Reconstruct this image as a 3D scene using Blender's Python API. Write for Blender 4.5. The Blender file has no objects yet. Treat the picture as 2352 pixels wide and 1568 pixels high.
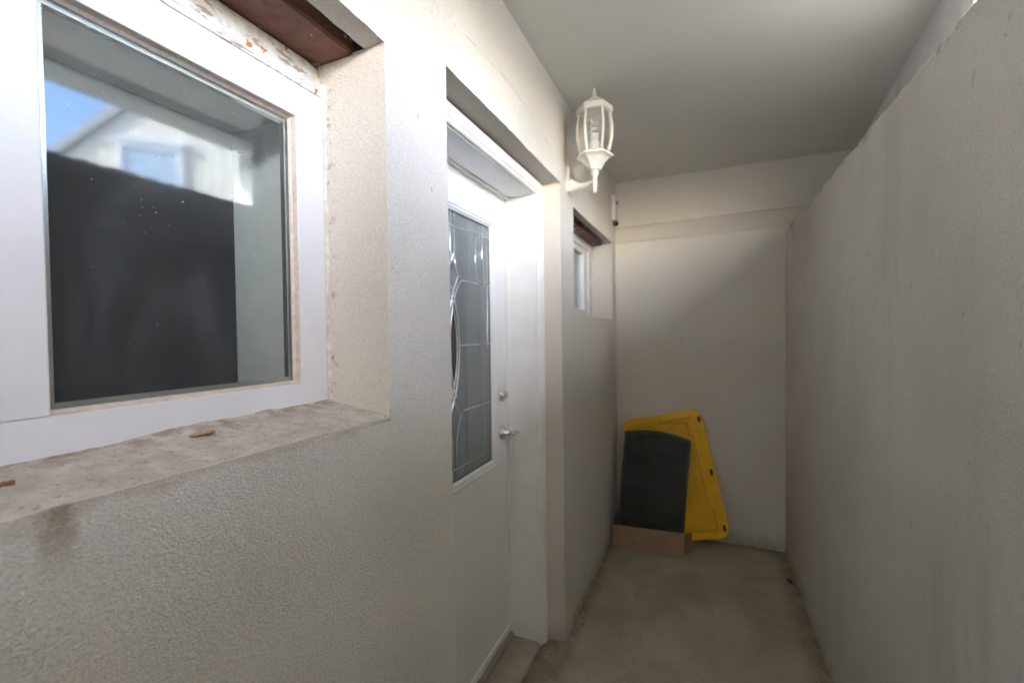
import bpy, bmesh, math, random
from mathutils import Vector, Matrix, noise
random.seed(7)
S = bpy.context.scene
C = S.collection
R = math.radians

# ------------------------------------------------------------------ camera
cam_d = bpy.data.cameras.new('camera'); cam = bpy.data.objects.new('camera', cam_d); C.objects.link(cam)
CAM_Z, YAW, PITCH, ROLL = 1.4733, .4121, -.0212, -.0116
F = Vector((-math.sin(YAW), math.cos(YAW), 0)); Rt = Vector((math.cos(YAW), math.sin(YAW), 0)); U = Vector((0, 0, 1))
F2 = F*math.cos(PITCH) + U*math.sin(PITCH); U2 = U*math.cos(PITCH) - F*math.sin(PITCH)
R3 = Rt*math.cos(ROLL) + U2*math.sin(ROLL); U3 = U2*math.cos(ROLL) - Rt*math.sin(ROLL)
cam.matrix_world = Matrix(((R3.x, U3.x, -F2.x, 0), (R3.y, U3.y, -F2.y, 0), (R3.z, U3.z, -F2.z, CAM_Z), (0, 0, 0, 1)))
cam_d.sensor_width = 36; cam_d.lens = 36*1009.67/2352
cam_d.clip_start = .02; cam_d.clip_end = 900
cam_d.dof.use_dof = True; cam_d.dof.focus_distance = .78; cam_d.dof.aperture_fstop = 3.4
S.camera = cam

# ------------------------------------------------------------------ sky, sun, exposure
SUN_EL, SUN_AZ = R(33), R(-60)          # azimuth of the sun in the ground plane, from +X
w = bpy.data.worlds.new('World'); S.world = w; w.use_nodes = True
nt = w.node_tree; sky = nt.nodes.new('ShaderNodeTexSky'); sky.sky_type = 'NISHITA'; sky.sun_disc = False
sky.sun_elevation = SUN_EL; sky.sun_rotation = R(90) - SUN_AZ
sky.air_density = .8; sky.dust_density = 2.2; sky.ozone_density = 2.5
nt.links.new(sky.outputs[0], nt.nodes['Background'].inputs[0]); nt.nodes['Background'].inputs[1].default_value = .15
sd = bpy.data.lights.new('sun', 'SUN'); sd.energy = 2.6; sd.angle = R(.6); sd.color = (1, .95, .88)
so = bpy.data.objects.new('sun', sd); C.objects.link(so)
sdir = Vector((math.cos(SUN_EL)*math.cos(SUN_AZ), math.cos(SUN_EL)*math.sin(SUN_AZ), math.sin(SUN_EL)))
so.rotation_euler = sdir.to_track_quat('Z', 'Y').to_euler(); so.location = sdir*20
vs = S.view_settings; vs.view_transform = 'Standard'; vs.look = 'None'; vs.gamma = 1; vs.use_curve_mapping = False
vs.exposure = 4.4
S.cycles.max_bounces = 14; S.cycles.diffuse_bounces = 9; S.cycles.transparent_max_bounces = 16
S.cycles.sample_clamp_indirect = 8

# ------------------------------------------------------------------ materials
class NT:
    """short-hand for building a node material"""
    def __init__(s, name):
        s.m = bpy.data.materials.new(name); s.m.use_nodes = True; s.t = s.m.node_tree; s.t.nodes.clear()
        s.out = s.n('OutputMaterial'); s.co = s.n('TexCoord').outputs['Object']
    def n(s, k, **kw):
        x = s.t.nodes.new('ShaderNode'+k)
        for a, b in kw.items(): setattr(x, a, b)
        return x
    def put(s, sock, v):
        if hasattr(v, 'is_output') or isinstance(v, bpy.types.NodeSocket): s.t.links.new(v, sock)
        elif isinstance(v, (tuple, list)) and len(v) == 3 and sock.type == 'RGBA': sock.default_value = (*v, 1)
        else: sock.default_value = v
    def map(s, scale, loc=(0, 0, 0), co=None):
        x = s.n('Mapping'); s.put(x.inputs[0], co or s.co); x.inputs['Scale'].default_value = scale; x.inputs['Location'].default_value = loc
        return x.outputs[0]
    def noise(s, scale, detail=3, rough=.5, co=None, dist=0):
        x = s.n('TexNoise'); s.put(x.inputs['Vector'], co or s.co); x.inputs['Scale'].default_value = scale
        x.inputs['Detail'].default_value = detail; x.inputs['Roughness'].default_value = rough; x.inputs['Distortion'].default_value = dist
        return x.outputs[0]
    def ramp(s, v, a, b, lo=0., hi=1., smooth=True):
        x = s.n('MapRange'); x.interpolation_type = 'SMOOTHSTEP' if smooth else 'LINEAR'
        s.put(x.inputs[0], v); x.inputs[1].default_value = a; x.inputs[2].default_value = b; x.inputs[3].default_value = lo; x.inputs[4].default_value = hi
        return x.outputs[0]
    def math(s, op, a, b=0., c=None):
        x = s.n('Math', operation=op); s.put(x.inputs[0], a); s.put(x.inputs[1], b)
        if c is not None: s.put(x.inputs[2], c)
        return x.outputs[0]
    def mix(s, f, a, b):
        x = s.n('Mix', data_type='RGBA'); s.put(x.inputs[0], f); s.put(x.inputs[6], a); s.put(x.inputs[7], b); return x.outputs[2]
    def xyz(s):
        x = s.n('SeparateXYZ'); s.put(x.inputs[0], s.co); return x.outputs
    def box(s, v, a, b, soft):
        return s.math('MULTIPLY', s.ramp(v, a-soft, a+soft), s.ramp(v, b-soft, b+soft, 1, 0))
    def bump(s, h, strength, dist, nrm=None):
        x = s.n('Bump'); s.put(x.inputs['Height'], h); x.inputs['Strength'].default_value = strength; x.inputs['Distance'].default_value = dist
        if nrm is not None: s.put(x.inputs['Normal'], nrm)
        return x.outputs[0]
    def bsdf(s, col, rough=.6, nrm=None, metal=0., spec=.5, trans=0.):
        x = s.n('BsdfPrincipled'); s.put(x.inputs['Base Color'], col); s.put(x.inputs['Roughness'], rough); s.put(x.inputs['Metallic'], metal)
        x.inputs['Specular IOR Level'].default_value = spec; x.inputs['Transmission Weight'].default_value = trans
        if nrm is not None: s.put(x.inputs['Normal'], nrm)
        s.t.links.new(x.outputs[0], s.out.inputs[0]); return x

def plain(name, col, rough=.5, metal=0., var=.08, vscale=12., bump=0., bscale=200., spec=.5):
    k = NT(name)
    f = k.ramp(k.noise(vscale, 4), .3, .7, 1-var, 1+var*.4, False)
    x = k.n('Mix', data_type='RGBA', blend_type='MULTIPLY'); x.inputs[0].default_value = 1
    cc = k.n('CombineColor'); [k.put(cc.inputs[i], f) for i in range(3)]
    k.put(x.inputs[6], col); k.put(x.inputs[7], cc.outputs[0])
    nrm = k.bump(k.noise(bscale, 3), .3, bump) if bump else None
    k.bsdf(x.outputs[2], rough, nrm, metal, spec); return k.m

def stucco(name, base, tex=(250, 200, 310), amp=.0018, strength=1., streak=.0, specks=True, marks=.3, grain=.30, lump=.3, patch=.25, extra=None, warm=(.55, .47, .38)):
    k = NT(name); X, Y, Z = k.xyz()
    big = k.ramp(k.noise(2.3, 4, .6), .3, .7)
    col = k.mix(k.math('MULTIPLY', big, patch), base, tuple(a*b for a, b in zip(base, (.86, .82, .76))))
    if streak:
        st = k.math('MULTIPLY', k.ramp(k.noise(1, 4, .6, co=k.map((6, 6, .55))), .48, .8), k.ramp(k.noise(1.3, 3), .35, .65))
        col = k.mix(k.math('MULTIPLY', st, streak), col, (.30, .27, .24))
    gr = k.noise(1, 2, .6, co=k.map(tuple(t*1.15 for t in tex), (9, 4, 2)))
    col = k.mix(k.ramp(gr, .38, .64, 0, grain, False), col, (.36, .33, .29))
    if specks:
        sp = k.ramp(k.noise(42, 2, .5), .755, .80)
        col = k.mix(k.math('MULTIPLY', sp, .55), col, (.25, .18, .12))
    mk = k.ramp(k.noise(1, 2, .5, co=k.map((38, 38, 15), (1, 2, 3))), .735, .775)
    col = k.mix(k.math('MULTIPLY', mk, marks), col, (.26, .20, .14))
    if extra: col = extra(k, col, X, Y, Z)
    fine = k.ramp(k.noise(1, 3, .6, co=k.map(tex), dist=.3), .33, .67)
    lump_ = k.noise(26, 3, .5)
    amt = k.ramp(k.noise(1.7, 2), .35, .7, .6, 1.25)
    n1 = k.bump(k.math('MULTIPLY', fine, amt), strength, amp)
    n2 = k.bump(lump_, lump, .008, n1)
    k.bsdf(col, 1., n2, spec=.0); return k.m

def wall_extra(k, col, X, Y, Z):
    # drip of algae under the sill, dark streak above the lamp plate, old joint line, dirt in the window corner
    s_ = k.math('MULTIPLY', k.box(Y, 2.035, 2.075, .028), k.box(Z, 2.26, 2.47, .06))
    col = k.mix(k.math('MULTIPLY', s_, .8), col, (.20, .16, .12))
    wob = k.math('MULTIPLY_ADD', k.noise(5, 3), .03, k.math('MULTIPLY_ADD', k.ramp(Y, 1.35, 1.95), -.06, 2.325-.015))
    wob = k.math('SUBTRACT', wob, k.ramp(Y, .6, 1.4, .055, 0))
    ln = k.ramp(k.math('ABSOLUTE', k.math('SUBTRACT', Z, wob)), .0008, .0035, 1, 0)
    ln = k.math('MULTIPLY', ln, k.ramp(k.noise(14, 4, .6), .42, .6))
    ln = k.math('MULTIPLY', ln, k.ramp(X, -.63, -.615))
    col = k.mix(k.math('MULTIPLY', ln, .6), col, (.30, .24, .18))
    sb = k.math('MULTIPLY', k.box(k.math('MULTIPLY_ADD', k.noise(24, 3), .05, Z), 1.313, 1.34, .004), k.box(Y, -.3, .748, .004))
    col = k.mix(k.math('MULTIPLY', sb, k.ramp(X, -.64, -.62, 0, .7)), col, (.62, .57, .505))
    dw = k.math('MULTIPLY_ADD', k.noise(70, 2), .02, k.math('SUBTRACT', Y, .010))
    d = k.math('MULTIPLY', k.box(dw, .207, .236, .007), k.math('MULTIPLY', k.ramp(Z, 1.215, 1.29), k.ramp(Z, 1.30, 1.325, 1, 0)))
    d = k.math('MULTIPLY', d, k.ramp(k.noise(130, 3, .6), .25, .55, .45, 1))
    col = k.mix(k.math('MULTIPLY', d, .6), col, (.20, .15, .075))
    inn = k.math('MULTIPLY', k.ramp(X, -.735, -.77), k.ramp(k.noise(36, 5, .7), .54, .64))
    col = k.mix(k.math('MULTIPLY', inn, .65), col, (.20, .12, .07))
    low = k.math('MULTIPLY', k.ramp(Z, .0, .10, 1, 0), k.ramp(k.noise(9, 4, .6), .3, .7))
    col = k.mix(k.math('MULTIPLY', low, .6), col, (.22, .17, .11))
    return col
def low_dirt(k, col, X, Y, Z):
    low = k.math('MULTIPLY', k.ramp(Z, .0, .12, 1, 0), k.ramp(k.noise(8, 4, .6), .3, .7))
    return k.mix(k.math('MULTIPLY', low, .6), col, (.22, .17, .11))
def rwall_extra(k, col, X, Y, Z):
    e = k.math('MULTIPLY', k.ramp(Z, 2.07, 2.12), k.ramp(k.noise(13, 4, .6), .52, .66))
    col = k.mix(k.math('MULTIPLY', e, .7), col, (.20, .13, .09))
    low = k.math('MULTIPLY', k.ramp(Z, .0, .12, 1, 0), k.ramp(k.noise(8, 4, .6), .3, .7))
    return k.mix(k.math('MULTIPLY', low, .6), col, (.22, .17, .11))

M = {}
WHITE = (.79, .775, .75)
M['stucco'] = stucco('stucco_white', WHITE, extra=wall_extra)
M['reveal'] = stucco('stucco_reveal_beige', (.70, .655, .60), tex=(260, 260, 260), amp=.0014, strength=.5, extra=wall_extra)
M['rwall'] = stucco('stucco_retaining', (.72, .70, .67), streak=.38, amp=.0015, grain=.24, patch=.5, extra=rwall_extra)
M['ewall'] = stucco('stucco_end_wall', (.74, .72, .69), amp=.001, strength=.5, grain=.15, patch=.4, extra=low_dirt)
M['band'] = stucco('stucco_band', (.68, .66, .62), amp=.0015, strength=.4)
M['ceiling'] = stucco('ceiling_paint', (.72, .725, .715), tex=(90, 90, 90), amp=.0006, strength=.3, specks=False, marks=.1, grain=.03, lump=.03)
M['panel'] = plain('painted_fascia', (.68, .69, .70), .6, var=.15, vscale=6)
M['pvc'] = plain('white_vinyl', (.72, .72, .75), .32, var=.05, vscale=9)
M['pvc_dirty'] = plain('dirty_vinyl', (.64, .54, .46), .5, var=.2, vscale=90)
M['doorpaint'] = plain('door_white_paint', (.80, .81, .83), .35, var=.04, vscale=5, bump=.0006, bscale=60)
M['trim'] = plain('trim_white_paint', (.80, .80, .80), .4, var=.07, vscale=10)
M['gap'] = plain('dark_weatherstrip', (.06, .055, .05), .8)
M['metal'] = plain('satin_nickel', (.72, .70, .68), .22, 1.0, var=.05)
M['came'] = plain('bright_zinc_came', (.85, .87, .88), .25, .9, var=.05)
M['white_metal'] = plain('white_enamel', (.80, .78, .74), .35, var=.08, vscale=20)
M['plastic_white'] = plain('white_plastic', (.82, .82, .82), .4)
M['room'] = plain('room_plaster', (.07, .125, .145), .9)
M['return'] = plain('drywall_return', (.62, .64, .63), .9)
M['board'] = plain('siding_cream', (.80, .75, .67), .7, var=.12, vscale=4)
M['roofing'] = plain('roof_shingle', (.50, .49, .48), .9)
M['blueglass'] = plain('window_blue', (.45, .55, .66), .12)
M['step'] = plain('step_concrete', (.40, .36, .30), .9, var=.2)
M['black'] = plain('charcoal_plastic', (.045, .048, .045), .42, var=.55, vscale=9, bump=.0006, bscale=120)
M['dark'] = plain('dark_slot', (.04, .03, .02), .8)

def mk_concrete():
    k = NT('floor_concrete'); X, Y, Z = k.xyz()
    a = k.ramp(k.noise(3.2, 6, .62), .3, .72)
    col = k.mix(a, (.345, .31, .225), (.455, .415, .32))
    b_ = k.ramp(k.noise(1.1, 3, .5), .45, .7)
    col = k.mix(k.math('MULTIPLY', b_, .5), col, (.28, .25, .175))
    sp = k.ramp(k.noise(38, 4, .7), .60, .68); col = k.mix(k.math('MULTIPLY', sp, .45), col, (.15, .125, .085))
    lt = k.ramp(k.noise(23, 4, .7, co=k.map((1, 1, 1), (4, 7, 0))), .61, .68); col = k.mix(k.math('MULTIPLY', lt, .35), col, (.62, .58, .48))
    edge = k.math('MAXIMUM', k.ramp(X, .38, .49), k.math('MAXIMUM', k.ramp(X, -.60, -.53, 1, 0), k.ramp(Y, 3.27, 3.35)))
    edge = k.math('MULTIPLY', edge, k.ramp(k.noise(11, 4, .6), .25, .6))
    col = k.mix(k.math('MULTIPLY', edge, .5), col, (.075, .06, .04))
    k.bsdf(col, .85, k.bump(k.noise(120, 4, .6), .5, .002, k.bump(k.noise(9, 4), .3, .01)), spec=.3); return k.m
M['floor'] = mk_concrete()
def mk_sill():
    k = NT('sill_concrete')
    a = k.ramp(k.noise(30, 5, .65), .3, .7); col = k.mix(a, (.44, .40, .35), (.61, .565, .51))
    X, Y, Z = k.xyz()
    d = k.math('MULTIPLY', k.ramp(X, -.70, -.775), k.ramp(k.noise(35, 4, .6), .4, .6)); col = k.mix(k.math('MULTIPLY', d, .6), col, (.22, .15, .10))
    g = k.ramp(k.noise(110, 3, .7), .58, .68); col = k.mix(k.math('MULTIPLY', g, .6), col, (.22, .17, .14))
    k.bsdf(col, .95, k.bump(k.noise(190, 4, .7), .9, .0025, k.bump(k.noise(22, 4), .6, .009)), spec=.0); return k.m
M['sill'] = mk_sill()
def mk_steel():
    k = NT('brown_steel')
    col = k.mix(k.ramp(k.noise(14, 5, .6), .3, .7), (.115, .045, .028), (.20, .085, .055))
    sp = k.ramp(k.noise(13, 3, .6, co=k.map((1, 1, 1), (3.7, 1.2, 0))), .60, .64); col = k.mix(sp, col, (.50, .48, .43))
    ru = k.ramp(k.noise(13, 3, .6, co=k.map((1, 1, 1), (3.7, 1.2, 0))), .66, .72); col = k.mix(ru, col, (.42, .17, .04))
    dk = k.ramp(k.noise(22, 4), .55, .75); col = k.mix(k.math('MULTIPLY', dk, .7), col, (.03, .02, .016))
    k.bsdf(col, .6, k.bump(k.noise(60, 4), .4, .002)); return k.m
M['steel'] = mk_steel()
def mk_peel():
    k = NT('peeling_white_paint')
    col = k.mix(k.ramp(k.noise(60, 4), .35, .7), (.72, .70, .67), (.55, .51, .46))
    co = k.map((1, .25, 1))
    p = k.ramp(k.noise(70, 4, .65, co=co), .56, .62); col = k.mix(k.math('MULTIPLY', p, .8), col, (.23, .17, .12))
    r = k.ramp(k.noise(48, 2, .5, co=k.map((1, 1, 1), (0, 5, 2))), .66, .70); col = k.mix(r, col, (.45, .17, .03))
    k.bsdf(col, .7, k.bump(k.noise(90, 4), .6, .002)); return k.m
M['peel'] = mk_peel()
def mk_glass():
    k = NT('window_glass')
    fr = k.n('Fresnel'); fr.inputs[0].default_value = 1.5
    f = k.math('MINIMUM', k.math('MULTIPLY', fr.outputs[0], 2.3), .9)
    tr = k.n('BsdfTransparent'); tr.inputs[0].default_value = (.90, .95, .94, 1)
    gl = k.n('BsdfGlossy'); gl.inputs['Roughness'].default_value = .05; gl.inputs[0].default_value = (.86, .95, 1, 1)
    k.put(gl.inputs['Normal'], k.bump(k.noise(3, 2), .08, .004))
    m1 = k.n('MixShader'); k.put(m1.inputs[0], f); k.t.links.new(tr.outputs[0], m1.inputs[1]); k.t.links.new(gl.outputs[0], m1.inputs[2])
    di = k.n('BsdfDiffuse'); di.inputs[0].default_value = (.66, .74, .80, 1)
    sp = k.ramp(k.noise(1, 2, .5, co=k.map((210, 130, 240)), dist=.3), .70, .76, 0, .4)
    fl = k.math('ADD', k.ramp(k.noise(9, 5, .65), .42, .75, .02, .075), k.ramp(k.noise(1, 3, .6, co=k.map((30, 30, 5))), .5, .8, 0, .035))
    m2 = k.n('MixShader'); k.put(m2.inputs[0], k.math('MAXIMUM', sp, fl)); k.t.links.new(m1.outputs[0], m2.inputs[1]); k.t.links.new(di.outputs[0], m2.inputs[2])
    ge = k.n('NewGeometry'); m3 = k.n('MixShader'); k.put(m3.inputs[0], ge.outputs['Backfacing'])
    t2 = k.n('BsdfTransparent'); k.t.links.new(m2.outputs[0], m3.inputs[1]); k.t.links.new(t2.outputs[0], m3.inputs[2])
    k.t.links.new(m3.outputs[0], k.out.inputs[0]); return k.m
M['glass'] = mk_glass()
M['caulk'] = plain('old_caulk', (.68, .64, .58), .8, var=.25, vscale=60, bump=.002, bscale=120)
def mk_lampglass():
    k = NT('clear_lamp_glass')
    fr = k.n('Fresnel'); fr.inputs[0].default_value = 1.45
    tr = k.n('BsdfTransparent'); tr.inputs[0].default_value = (.93, .95, .94, 1); gl = k.n('BsdfGlossy'); gl.inputs['Roughness'].default_value = .05
    m1 = k.n('MixShader'); k.put(m1.inputs[0], k.math('MULTIPLY', fr.outputs[0], 1.2)); k.t.links.new(tr.outputs[0], m1.inputs[1]); k.t.links.new(gl.outputs[0], m1.inputs[2])
    di = k.n('BsdfDiffuse'); di.inputs[0].default_value = (.8, .8, .78, 1); m2 = k.n('MixShader'); m2.inputs[0].default_value = .14
    k.t.links.new(m1.outputs[0], m2.inputs[1]); k.t.links.new(di.outputs[0], m2.inputs[2]); k.t.links.new(m2.outputs[0], k.out.inputs[0]); return k.m
M['lampglass'] = mk_lampglass()
def mk_obscure():
    k = NT('obscured_glass')
    h = k.noise(1, 3, .5, co=k.map((40, 60, 9)), dist=.6)
    col = k.mix(k.ramp(k.noise(1, 2, .5, co=k.map((1, 14, .5))), .3, .7), (.17, .20, .205), (.25, .29, .30))
    k.bsdf(col, .17, k.bump(h, .25, .004), spec=.9); return k.m
M['obscure'] = mk_obscure()
def mk_bevel():
    k = NT('clear_bevelled_glass'); k.bsdf((.05, .06, .06), .06, k.bump(k.noise(25, 1), .3, .004), spec=1.); return k.m
M['bevelglass'] = mk_bevel()
def mk_yellow():
    k = NT('yellow_polypropylene')
    col = k.mix(k.ramp(k.noise(8, 5, .6), .3, .75), (.95, .58, .015), (.86, .48, .02))
    sc = k.ramp(k.noise(1, 3, .6, co=k.map((14, 60, 6))), .66, .74); col = k.mix(k.math('MULTIPLY', sc, .35), col, (.32, .17, .03))
    k.bsdf(col, .45, k.bump(k.noise(250, 2), .2, .0006)); return k.m
M['yellow'] = mk_yellow()
M['yellow_shade'] = plain('shaded_yellow', (.34, .18, .015), .7, var=.3, vscale=30)  # dark yellow for the shadow line painted along the lid's ridge
M['black_rim'] = plain('worn_edge_highlight', (.075, .08, .075), .38, var=.4, vscale=20)  # lighter charcoal paints in the rim's highlight, with mottled wear
def mk_card():
    k = NT('cardboard')
    col = k.mix(k.ramp(k.noise(1, 3, .5, co=k.map((14, 14, 14))), .3, .7), (.33, .215, .14), (.40, .27, .185))
    k.bsdf(col, .85, k.bump(k.noise(1, 1, co=k.map((180, 180, 1))), .15, .001)); return k.m
M['card'] = mk_card()
def mk_ground():
    k = NT('ground_soil_grass')
    col = k.mix(k.ramp(k.noise(2, 6, .6), .35, .65), (.12, .13, .10), (.19, .185, .16)); k.bsdf(col, .95, k.bump(k.noise(30, 4), .5, .03)); return k.m
M['ground'] = mk_ground()
M['leaf_tan'] = plain('dry_leaf_tan', (.46, .31, .17), .8, var=.4, vscale=90)
M['leaf_red'] = plain('dry_leaf_red', (.34, .15, .07), .8, var=.4, vscale=90)
M['leaf_dark'] = plain('rotted_leaf', (.06, .05, .035), .9, var=.3, vscale=60)

# ------------------------------------------------------------------ mesh helpers
def obj(name, bm, mat, parent=None, bevel=0., smooth=False, seg=2, mats=None, ang=35):
    me = bpy.data.meshes.new(name); bmesh.ops.recalc_face_normals(bm, faces=bm.faces) if not getattr(bm, 'is_wrapped', False) else None
    bm.to_mesh(me); bm.free()
    return link(name, me, mat, parent, bevel, smooth, seg, mats, ang)
def link(name, me, mat, parent=None, bevel=0., smooth=False, seg=2, mats=None, ang=35):
    for mm in (mats or [mat]): me.materials.append(M[mm] if isinstance(mm, str) else mm)
    o = bpy.data.objects.new(name, me); C.objects.link(o)
    if parent is not None:
        o.parent = parent; o.matrix_parent_inverse = MW[parent.name].inverted()
    MW[name] = Matrix.Identity(4); MW[o.name] = Matrix.Identity(4)
    if bevel:
        b = o.modifiers.new('bevel', 'BEVEL'); b.width = bevel; b.segments = seg; b.limit_method = 'ANGLE'; b.angle_limit = R(ang); b.harden_normals = False
        me.polygons.foreach_set('use_smooth', [True]*len(me.polygons))
        o.modifiers.new('wn', 'WEIGHTED_NORMAL').keep_sharp = True
    elif smooth: me.polygons.foreach_set('use_smooth', [True]*len(me.polygons))
    return o
MW = {}
def tag(o, label, cat, group=None, kind=None):
    if label: o['label'] = label
    if cat: o['category'] = cat
    if group: o['group'] = group
    if kind: o['kind'] = kind
    return o
def thing(name, loc, label, cat, group=None):
    e = bpy.data.objects.new(name, None); C.objects.link(e); e.location = loc; e.empty_display_size = .1
    MW[e.name] = Matrix.Translation(loc); return tag(e, label, cat, group)
def struct(o, label, cat):
    return tag(o, label, cat, kind='structure')
def box(bm, x0, x1, y0, y1, z0, z1, mat=0):
    v = [bm.verts.new(p) for p in ((x0,y0,z0),(x1,y0,z0),(x1,y1,z0),(x0,y1,z0),(x0,y0,z1),(x1,y0,z1),(x1,y1,z1),(x0,y1,z1))]
    for f in ((0,3,2,1),(4,5,6,7),(0,1,5,4),(1,2,6,5),(2,3,7,6),(3,0,4,7)):
        bm.faces.new([v[i] for i in f]).material_index = mat
    return v
def boxo(name, mat, parent, *d, bevel=0., **kw):
    bm = bmesh.new(); box(bm, *d); return obj(name, bm, mat, parent, bevel, **kw)
def ring(name, mat, parent, loops, bevel=.002, closed=False):
    """frame seen in the YZ plane; loops = [(x, y0, y1, z0, z1), ...] joined in turn"""
    bm = bmesh.new(); L = []
    for x, y0, y1, z0, z1 in loops: L.append([bm.verts.new(p) for p in ((x,y0,z0),(x,y1,z0),(x,y1,z1),(x,y0,z1))])
    n = len(L)
    for i in range(n if closed else n-1):
        a, b = L[i], L[(i+1) % n]
        for j in range(4): bm.faces.new((a[j], a[(j+1) % 4], b[(j+1) % 4], b[j]))
    return obj(name, bm, mat, parent, bevel)
def frame(name, mat, parent, xf, xb, o, i, bevel=.002):
    return ring(name, mat, parent, [(xf, *o), (xf, *i), (xb, *i), (xb, *o)], bevel, True)
def lathe(bm, prof, seg, M4=Matrix.Identity(4), rot=0., cap=True):
    rows = []
    for r, z in prof: rows.append([bm.verts.new(M4 @ Vector((r*math.cos(rot+2*math.pi*i/seg), r*math.sin(rot+2*math.pi*i/seg), z))) for i in range(seg)])
    for a, b in zip(rows, rows[1:]):
        for i in range(seg): bm.faces.new((a[i], a[(i+1) % seg], b[(i+1) % seg], b[i]))
    if cap:
        bm.faces.new(rows[0][::-1]); bm.faces.new(rows[-1])
def tube(bm, pts, rad, seg=8, cap=True):
    pts = [Vector(p) for p in pts]; rad = rad if isinstance(rad, (list, tuple)) else [rad]*len(pts); rows = []
    for i, p in enumerate(pts):
        t = (pts[min(i+1, len(pts)-1)] - pts[max(i-1, 0)]).normalized()
        a = t.cross(Vector((0, 0, 1)) if abs(t.z) < .9 else Vector((1, 0, 0))).normalized(); b = t.cross(a)
        rows.append([bm.verts.new(p + (a*math.cos(2*math.pi*j/seg) + b*math.sin(2*math.pi*j/seg))*rad[i]) for j in range(seg)])
    for a, b in zip(rows, rows[1:]):
        for j in range(seg): bm.faces.new((a[j], a[(j+1) % seg], b[(j+1) % seg], b[j]))
    if cap: bm.faces.new(rows[0][::-1]); bm.faces.new(rows[-1])
def lines(a, b, step, extra):
    n = max(2, round((b-a)/step)); s = [a + (b-a)*i/n for i in range(n+1)]
    for e in extra:
        s = [x for x in s if abs(x-e) > step*.4 or x in (a, b)]; s.append(e)
    return sorted(set(round(x, 5) for x in s))

# ------------------------------------------------------------------ dimensions (metres)
XL, XR, YE, ZC, ZT = -.6057, .4888, 3.351, 2.5741, 2.1203
SKY_BLOCK_TOP = 3.6
WIN = dict(y0=-.27, y1=.741, z0=1.30, z1=2.076)
DOOR = dict(y0=.983, y1=1.955, z0=-.05, z1=2.16)
SWN = dict(y0=2.178, y1=3.205, z0=1.558, z1=2.103)

# ------------------------------------------------------------------ ground, floor, ceiling
bm = bmesh.new()
gx, gy = [-300, -5.9, .86, 300], [-300, -5.74, 3.7, 300]
gv = {(i, j): bm.verts.new((gx[i], gy[j], 1.97)) for i in range(4) for j in range(4)}
for i in range(3):
    for j in range(3):
        if (i, j) != (1, 1): bm.faces.new((gv[i, j], gv[i+1, j], gv[i+1, j+1], gv[i, j+1]))
struct(obj('ground', bm, 'ground'), 'garden ground at street level beyond the retaining wall', 'ground')
bm = bmesh.new(); ys = lines(-5.5, 3.5, .08, []); xs = lines(-.95, .60, .08, [])
vv = [[bm.verts.new((x, y, .004*noise.noise(Vector((x*3, y*3, 5))))) for y in ys] for x in xs]
for i in range(len(xs)-1):
    for j in range(len(ys)-1): bm.faces.new((vv[i][j], vv[i+1][j], vv[i+1][j+1], vv[i][j+1]))
struct(obj('floor', bm, 'floor', smooth=True), 'bare stained concrete floor of the narrow passage', 'floor')
bm = bmesh.new(); box(bm, XL-.03, 1.0, -4.4, YE+.06, ZC, ZC+.14)
struct(obj('ceiling', bm, 'ceiling'), 'smooth grey white ceiling over the passage', 'ceiling')

# ------------------------------------------------------------------ house with its wall, windows and door
house = thing('house', (XL, 1.2, 0), 'white stucco house wall with a recessed window, a front door and a small window', 'house')

def holed_wall(yl, zl, holes, xf):
    bm = bmesh.new(); V = {}
    def inside(y, z): return any(h['y0'] < y < h['y1'] and h['z0'] < z < h['z1'] for h in holes)
    def lean(y, z):
        if abs(y-DOOR['y1']) < .001 and z < DOOR['z1']+.001: return y + .036*(1-z/2.16)
        if abs(y-DOOR['y0']) < .001 and z < DOOR['z1']+.001: return y + .012*(1-z/2.16)
        return y
    edge = lambda y, z: any(h['y0']-.001 <= y <= h['y1']+.001 and h['z0']-.001 <= z <= h['z1']+.001 for h in holes)
    for i, y in enumerate(yl):
        for j, z in enumerate(zl):
            dx = .0035*noise.noise(Vector((y*2.2, z*2.2, 1))) + .0012*noise.noise(Vector((y*14, z*14, 3)))
            zl_ = 2.325 - .055*max(0, min(1, (1.4-y)/.8)) - .06*max(0, min(1, (y-1.35)/.6)) + .012*noise.noise(Vector((y*5, 0, 0)))
            dx -= .004*max(0, min(1, (z-zl_)/.012+.5))
            py, pz = lean(y, z), z
            if edge(y, z):
                py += .0022*noise.noise(Vector((y*3, z*38, 7))) + .0012*noise.noise(Vector((y*3, z*90, 9)))
                pz += .0022*noise.noise(Vector((y*38, z*3, 17))) + .0012*noise.noise(Vector((y*90, z*3, 19)))
            V[i, j] = bm.verts.new((xf+dx, py, pz))
    for i in range(len(yl)-1):
        for j in range(len(zl)-1):
            if not inside((yl[i]+yl[i+1])/2, (zl[j]+zl[j+1])/2): bm.faces.new((V[i, j], V[i+1, j], V[i+1, j+1], V[i, j+1]))
    return bm, V
yl = lines(-5.8, YE+.01, .03, [WIN['y0'], WIN['y1'], DOOR['y0'], DOOR['y1'], SWN['y0'], SWN['y1']])
zl = lines(-.05, 2.62, .03, [WIN['z0'], WIN['z1'], DOOR['z1'], SWN['z0'], SWN['z1']])
zl = sorted(set(zl + [round(2.22+.008*i, 5) for i in range(16)]))
bm, V = holed_wall(yl, zl, [WIN, DOOR, SWN], XL)
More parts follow.
